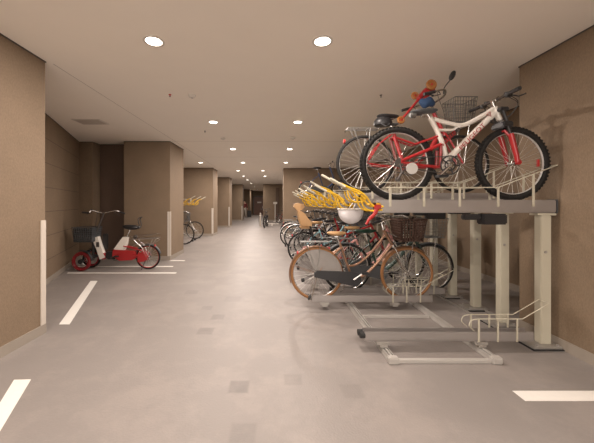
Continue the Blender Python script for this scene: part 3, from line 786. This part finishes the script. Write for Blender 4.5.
# ---- upper row: red bicycle with basket and mirror
b = city('red bicycle with silver rims, dark basket and mirror on the second upper tray', (1.063, 3.35, Z2), RED, TYRE, CHROME, R=.335, wb=1.10, bmat=GREYW, sad=BLACK, style='u', cguard=False, fend=None, bw=.24, bl=.25, bx=.02)
MB().tube(curve([(.79, -.20, 1.07), (.80, -.20, 1.14), (.86, -.20, 1.22)], 5), .006, 6).blob((.885, -.20, 1.27), .03, .012, .06, 12, 8, M=Matrix.Rotation(.5, 4, 'Y')).build('mirror', BLACK, b)
o = thing('cloth_bag', 'small blue cloth bag hanging at the handlebar of the red basket bicycle', 'bag', (1.72, 3.22, 2.46))
MB().blob((-.01, 0, .06), .09, .05, .055, 16, 10, fn=lambda v: v+Vector((0, 0, .012*math.sin(v.x*60)))).build('bag_body', BLUEC, o)
MB().tube(curve([(-.06, 0, .12), (0, .03, .165), (.08, .03, .15)], 5), .008, 6).build('bag_strap', BLACK, o)
# kick scooter propped over the carrier
def sc(u, v, y=3.3): return Vector(((u-273)/290*y, y, 1.4+(203.5-v)*y/290))
o = thing('kick_scooter', 'folded red kick scooter with amber wheels propped behind the mountain bike saddle', 'scooter', tuple(sc(401, 121)))
q = lambda u, v, dy=0: tuple(sc(u, v)-sc(401, 121)+Vector((0, dy, 0)))
MB().tube([q(402,119), q(414,105), q(426,90)], .013, 8).build('steering_column', RED, o)
MB().prism([(q(420,101)[0], q(420,101)[2]), (q(428,97)[0], q(428,97)[2]), (q(434,90)[0], q(434,90)[2]), (q(424,89)[0], q(424,89)[2]), (q(417,97)[0], q(417,97)[2])], -.035, .035).build('deck', RED, o)
for (u, v, r, dy) in ((429, 86.5, .06, -.05), (417, 94, .045, .05), (401, 120, .045, 0)):
    wq = q(u, v, dy)
    ww = MB().ring(r-.014, .014, 28, 8, wy=.9).disc((0, 0, 0), r-.012, .014, 'y', 24).build('scooter_wheel', AMBER, o, wq)
    MB().disc((0, 0, 0), .012, .03, 'y', 12).build('axle_cap', RED, ww)
o = thing('helmet', 'black helmet sitting on the rear carrier of the red basket bicycle', 'helmet', (1.27, 3.35, Z2+.755))
MB().blob((0, 0, .05), .105, .085, .085, 20, 12, fn=lambda v: Vector((v.x, v.y, max(v.z, -.03)))).build('helmet_shell', BLACK, o)
MB().tube([(-.05, -.07, .03), (.0, -.09, -.005), (.05, -.07, .03)], .006, 6).box(.06, .17, -.04, .04, .03, .045, .005).build('visor', DARK, o)
city('small dark bicycle on the far end of the upper row', (1.0, PY[11], Z2), NAVY, TYRE, SILVER, R=.27, wb=.95, bask=False, style='u', bars='flat', carr=False, sh=.02, fend=None, name='city_bicycle')

# ---------------------------------------------------------------- tricycle in the left bay
def tricycle():
    t = thing('tricycle', 'white and red tricycle with dark basket parked in the left bay', 'tricycle', (-2.66, 6.18, 0), PI)
    R = .262; r = .20
    X = lambda u: (148-u)*.0212
    Z = lambda v: 1.4-(v-203.5)*.0212
    P = lambda u, v, y=0: (X(u), y, Z(v))
    wheel(t, 0, R, 0, R, TYRE, REDL, .019, 24, name='rear_wheel')
    for s in (-1, 1):
        w_ = wheel(t, 1.31, r, s*.17, r, DKRED if s > 0 else TYRE, DKRED, .022, 12, hub=BLACK, name='front_wheel')
        MB().ring(r*.70, .012, 30, 8, wy=.8).build('rim_flange', DKRED, w_)
        MB().disc((0, s*.02, 0), .05, .05, 'y', 16).build('brake_drum', BLACK, w_)
    f = MB()
    f.prism([(X(u), Z(v)) for u, v in ((92.6,238.5), (98.3,236.5), (101.5,246), (105.5,257.5), (100.5,259.5), (97,249))], -.045, .045)
    f.prism([(X(u), Z(v)) for u, v in ((114.5,249), (121,240), (123.5,237), (128,237.5), (127,244), (124.5,250.5), (119,251))], -.045, .045)
    f.build('white_frame', WHITEP, t)
    f = MB().tube(curve([P(104,255), P(112,257), P(122,253), P(136,256)], 5), .045, 12, flat=.6)
    f.tube([P(103,259), P(104,253)], .045, 10)
    f.prism([(X(u), Z(v)) for u, v in ((114,249.5), (124,250), (136,251), (138,257), (133,260), (120,260.5), (113,256))], -.055, .055)
    for s in (-1, 1): f.tube([P(134,255,s*.05), (0, s*.06, R)], .02, 8).tube([P(124,246,s*.04), (.10, s*.055, .40), (0, s*.06, R)], .014, 8)
    f.prism([(X(139), Z(253)), (X(139), Z(262)), (X(147), Z(261)), (X(150), Z(256)), (X(146), Z(251))], -.075, -.06)
    f.prism([(X(139), Z(253)), (X(139), Z(262)), (X(147), Z(261)), (X(150), Z(256)), (X(146), Z(251))], .06, .075)
    f.build('red_frame', RED, t)
    MB().box(X(100), X(97), -.047, .047, Z(247), Z(242), .001).build('frame_decal', CARDB, t)
    MB().box(X(106), X(100.5), -.09, -.05, Z(250), Z(234), .015).build('battery_box', BLACK, t)
    MB().box(X(117), X(106), -.05, .05, Z(259), Z(252), .02).build('battery_cover', BLACK, t)
    MB().tube([P(91.5,243), P(97,229), P(103.5,213)], [.022, .018, .016], 10).build('steering_column', CARDB, t)
    hb = MB().tube(curve([P(97,212,.27), P(98.5,210.5,.24), P(103,212.5,.10), P(104,213,0), P(107,212,-.10), P(110,211,-.22), P(116,213.5,-.27)], 5), .012, 8).build('handlebar', CHROME, t)
    MB().tube([P(96,212.5,.27), P(90.5,212,.29)], .017, 8).tube([P(112,212,-.25), P(118,214,-.28)], .017, 8).build('grip', BLACK, hb)
    MB().tube([P(100,211,.24), P(94,214,.26)], .006, 6).tube([P(108,213,-.22), P(113,216,-.25)], .006, 6).blob(P(97,210,.2), .03, .02, .02).build('brake_lever', CARDB, hb)
    MB().tube(curve([P(106,213,-.1), P(100,222,-.06), P(95,234,-.03)], 5), .004, 5).tube(curve([P(100,212,.1), P(97,224,.06), P(94,236,.03)], 5), .004, 5).build('cables', BLACK, hb)
    bk = basket(t, X(97), X(77), .60, .90, .36, DARK, 9, 7, .004, taper=.85)
    bk2 = MB(); x0, x1 = X(96), X(78)
    bk2.box(x0, x1, -.155, .155, .602, .607).box(x0, x0+.004, -.16, .16, .61, .88).box(x1-.004, x1, -.16, .16, .61, .88).box(x0, x1, -.163, -.159, .61, .88).box(x0, x1, .159, .163, .61, .88)
    bk2.build('basket_lining', veil('dark_mesh', (.07, .075, .08), .75), bk)
    fk = MB().box(1.12, 1.22, -.12, .12, .24, .30, .02).tube([(1.17, 0, .62), (1.17, 0, .28)], .03, 10)
    for s in (-1, 1): fk.tube([(1.17, s*.08, .42), (1.22, s*.115, .34), (1.31, s*.12, .2)], .016, 8)
    fk.build('front_axle', BLACK, t)
    for s in (-1, 1):
        n = 14; vs = []; fs = []
        mb = MB()
        for yy in (-.035, .035):
            pass
        pts = [(1.31+(r+.03)*math.cos(a), r+(r+.03)*math.sin(a)) for a in [math.radians(80+i*8) for i in range(13)]]
        pts += [(1.31+(r+.02)*math.cos(a), r+(r+.02)*math.sin(a)) for a in [math.radians(80+i*8) for i in range(12, -1, -1)]]
        mb.prism(pts, s*.17-.035, s*.17+.035).build('fender', BLACK, t)
    saddle(t, X(131), Z(227), BLACK, .38, .25, .05, thick=.055)
    MB().tube([P(126,239), P(130,229)], .015, 8).build('seat_post', CHROME, t)
    MB().tube(curve([P(137,229,-.05), P(140,226,-.05), P(139,219,-.05), P(142,217,0), P(139,219,.05), P(140,226,.05), P(137,229,.05)], 4), .010, 8).build('backrest_loop', BLACK, t)
    c = MB()
    for y in (-.11, -.04, .04, .11): c.tube([P(133,239,y), P(158,238,y)], .006, 6)
    for u in (133, 140, 147, 153, 158): c.tube([P(u,238.5,-.11), P(u,238.5,.11)], .006, 6)
    for s in (-1, 1):
        c.tube([P(131,236,s*.12), P(144,235.5,s*.12), P(158,234,s*.12)], .005, 6)
        c.tube([P(135,239,s*.09), P(143,247,s*.07), (0, s*.07, R)], .006, 6).tube([P(154,239,s*.09), P(150,248,s*.07), (0, s*.07, R)], .006, 6)
        c.tube(curve([P(134,246,s*.1), P(142,243,s*.12), P(150,245,s*.12), P(158,240,s*.1)], 5), .005, 6)
    c.build('rear_carrier', CHROME, t)
    MB().disc(P(135,237), .04, .04, 'y', 14).build('coiled_lock', CARDB, t)
    fender(t, 0, R, R+.022, 20, 165, DARK, .026)
    crank(t, X(113), .25, .07, CARDB, .14, -20, CARDB)
    chain(t, 0, R, .035, X(113), .25, .07, y=-.06)
    MB().tube([(.02, .08, R-.05), (.10, .10, .01)], .009, 8).build('kickstand', CARDB, t)
    MB().blob(P(155,246), .02, .03, .03).build('rear_reflector', REDL, t)
tricycle()

# ---------------------------------------------------------------- bicycles and rack between the left pillars
g2 = 'bicycles between the left pillars'
city('black bicycle nearest in the left bay, half hidden by the pillar', (-4.18, 9.9, 0), BLACK, TYRE, CHROME, R=.35, bmat=DARK, group=g2)
city('black bicycle with bare front wheel behind the half hidden one in the left bay', (-4.22, 11.4, 0), CARDB, TYRE, CHROME, R=.35, bmat=GREYW, group=g2, bask=False)
for i, y in enumerate((9.9, 10.7, 11.4)):
    t = copy_tree(up0); t.rotation_euler = (0, 0, PI); t.location = (-3.1, y, 1.32)
    t['label'] = 'upper bike tray with yellow lever peeking out between the left pillars, %s' % ('nearest of three', 'middle of three', 'farthest of three')[i]; t['group'] = 'upper trays in the left bay'
    for ch in list(t.children):
        if ch.name.startswith('damper'): pass
    p = copy_tree(post_t); p.location = (-4.75, y, 0); p.rotation_euler = (0, 0, PI); p['label'] = 'cream steel rack post hidden deep in the left bay behind its bicycles'; p['group'] = 'rack posts in the left bay'
for i, y in enumerate((10.25, 10.7, 11.05, 11.7)):
    o = thing('wheel_chock', 'small black rubber wheel chock on the floor by the left bay bicycles', 'wheel chock', (-2.98, y, 0), 0, 'rubber chocks in the left bay')
    MB().prism([(-.05, 0), (.05, 0), (.03, .05), (-.03, .05)], -.04, .04).build('chock_body', RUBBER, o)
    MB().disc((0, 0, .052), .012, .006, 'z', 10).build('chock_bolt', ALU, o)

# ---------------------------------------------------------------- far corridor
city('dark bicycle seen nearly end-on standing in the middle of the far corridor', (-.36, 17.7, 0), BLACK, TYRE, BLACK, R=.34, wb=1.1, tr=.032, bask=False, rz=math.radians(-97), barm=BLACK, group='free-standing bicycles', fend=BLACK, name='city_bicycle')
city('red bicycle far away, half hidden by the right pillar beside the white pole sign', (.45, 20.9, 0), RED, TYRE, SILVER, R=.30, wb=1.0, bask=False, rz=math.radians(20), group='free-standing bicycles', style='dia', bars='flat', cguard=False)
o = thing('sign_post', 'thin white pole sign standing in front of the far right wall', 'sign post', (.17, 22.5, 0))
MB().disc((0, 0, .70), .035, 1.36, 'z', 14).build('pole', PANEL, o)
MB().disc((0, 0, .012), .16, .024, 'z', 20).build('pole_base', PANEL, o)
MB().box(-.15, .15, -.015, .015, 1.36, 1.52, .008).build('sign_plate', PANEL, o)
o = thing('bollard', 'slim grey bollard left of the end-on dark bicycle', 'bollard', (-.78, 18.0, 0))
lathe([(.07, 0), (.07, .02), (.055, .04), (.055, .78), (.035, .82), (.001, .83)], 18).build('bollard_post', BASEB, o)
MB().disc((0, 0, .65), .058, .05, 'z', 18).build('reflective_band', PANEL, o)
o = thing('wheel_stand', 'low white wheel stand on the floor between the dark bicycle and the pole sign', 'bike stand', (-.05, 19.6, 0))
MB().box(-.45, .45, -.08, .08, 0, .03, .006).box(-.45, .45, .5, .66, 0, .03, .006).build('stand_base', PANEL, o)
MB().tube([(-.3, 0, .03), (-.3, 0, .28), (-.3, .58, .28), (-.3, .58, .03)], .015, 8).tube([(.25, 0, .03), (.25, 0, .28), (.25, .58, .28), (.25, .58, .03)], .015, 8).build('stand_hoop', GREYW, o)
o = thing('traffic_marker', 'tiny white floor block in front of the white wheel stand', 'floor block', (-.06, 18.0, 0))
MB().box(-.06, .06, -.05, .05, 0, .14, .015).build('block_body', PANEL, o)
MB().box(-.062, .062, -.052, .052, .08, .10).build('block_band', GUARD, o)

# person
pr = thing('person', 'person in dark red top and light trousers standing by the far left wall', 'person', (-2.88, 29.3, 0))
def skin(name, verts, edges, radii, m, parent, root=0, sub=2):
    me = bpy.data.meshes.new(name); me.from_pydata(verts, edges, []); me.update(); me.materials.append(m)
    o = put(name, me, parent)
    md = o.modifiers.new('skin', 'SKIN'); md.use_smooth_shade = True
    for i, v in enumerate(me.skin_vertices[0].data): v.radius = radii[i] if isinstance(radii[i], tuple) else (radii[i], radii[i]); v.use_root = (i == root)
    sb = o.modifiers.new('sub', 'SUBSURF'); sb.levels = sub; sb.render_levels = sub
    return o
V = [(0,0,.92),(0,0,1.08),(0,0,1.28),(0,0,1.42),(0,0,1.50),(0,-.01,1.58),(0,-.01,1.66),
     (-.10,0,.86),(-.11,-.02,.48),(-.12,.02,.08),(-.12,-.12,.04),
     (.10,0,.86),(.12,.0,.48),(.14,.03,.08),(.14,-.11,.04),
     (-.18,0,1.38),(-.24,.01,1.12),(-.22,-.10,.90),(-.22,-.14,.82),
     (.18,0,1.38),(.26,.0,1.12),(.32,-.02,.90),(.33,-.03,.82)]
E = [(0,1),(1,2),(2,3),(3,4),(4,5),(5,6),(0,7),(7,8),(8,9),(9,10),(0,11),(11,12),(12,13),(13,14),(3,15),(15,16),(16,17),(17,18),(3,19),(19,20),(20,21),(21,22)]
Rr = [(.15,.11),(.14,.10),(.16,.11),(.10,.08),.05,.085,.085,.09,.06,.045,.04,.09,.06,.045,.04,.06,.045,.032,.03,.06,.045,.032,.03]
body = skin('body', V, E, Rr, SKIN, pr)
skin('jacket', [V[0],V[1],V[2],(0,0,1.40),V[15],V[16],(-.222,-.09,.93),V[19],V[20],(.315,-.02,.93)], [(0,1),(1,2),(2,3),(3,4),(4,5),(5,6),(3,7),(7,8),(8,9)], [(.175,.135),(.165,.125),(.18,.13),(.11,.10),.08,.062,.05,.08,.062,.05], CLOTH_R, pr)
skin('trousers', [V[0],V[7],V[8],(-.12,.02,.12),V[11],V[12],(.14,.03,.12)], [(0,1),(1,2),(2,3),(0,4),(4,5),(5,6)], [(.165,.12),.108,.08,.068,.108,.08,.068], CLOTH_L, pr)
MB().blob((0, .012, 1.655), .098, .105, .105, 18, 12, fn=lambda v: Vector((v.x, v.y if v.y > -.05 or v.z > .04 else -.04, v.z))).build('hair', HAIR, pr)
MB().blob((0, -.105, 1.615), .012, .014, .02, 8, 6).blob((-.03, -.092, 1.635), .010, .006, .006, 8, 6).blob((.03, -.092, 1.635), .010, .006, .006, 8, 6).blob((0, -.093, 1.585), .022, .005, .006, 8, 6).build('face_features', SKIN, pr)
for s, (hx, hy, hz) in ((-1, (-.22, -.145, .81)), (1, (.33, -.03, .81))):
    for k in range(4):
        a = (k-1.5)*.018
        L = (.075, .085, .08, .065)[k]
        MB().tube([(hx, hy+a, hz), (hx, hy+a*1.2-.005, hz-L*.5), (hx-s*.012, hy+a*1.2-.012, hz-L)], [.010, .009, .007], 6).build('finger', SKIN, body)
    MB().tube([(hx, hy-.02, hz+.02), (hx-s*.01, hy-.045, hz-.01), (hx-s*.012, hy-.05, hz-.035)], [.011, .010, .008], 6).build('thumb', SKIN, body)
for s, x in ((-1, -.12), (1, .14)):
    MB().blob((x, -.05, .045), .05, .14, .05, 14, 8, fn=lambda v: Vector((v.x, v.y, max(v.z, -.043)))).build('shoe', BLACK, pr)
o = thing('suitcase', 'black upright suitcase standing beside the distant person', 'suitcase', (-2.38, 29.2, 0))
MB().box(-.2, .2, -.13, .13, .05, .68, .03).build('suitcase_body', BLACK, o)
MB().tube([(-.1, .08, .68), (-.1, .08, .95), (.1, .08, .95), (.1, .08, .68)], .01, 6).build('pull_handle', CARDB, o)
for sx in (-.16, .16):
    for sy in (-.09, .09): MB().disc((sx, sy, .027), .027, .03, 'y', 12).build('suitcase_wheel', RUBBER, o)
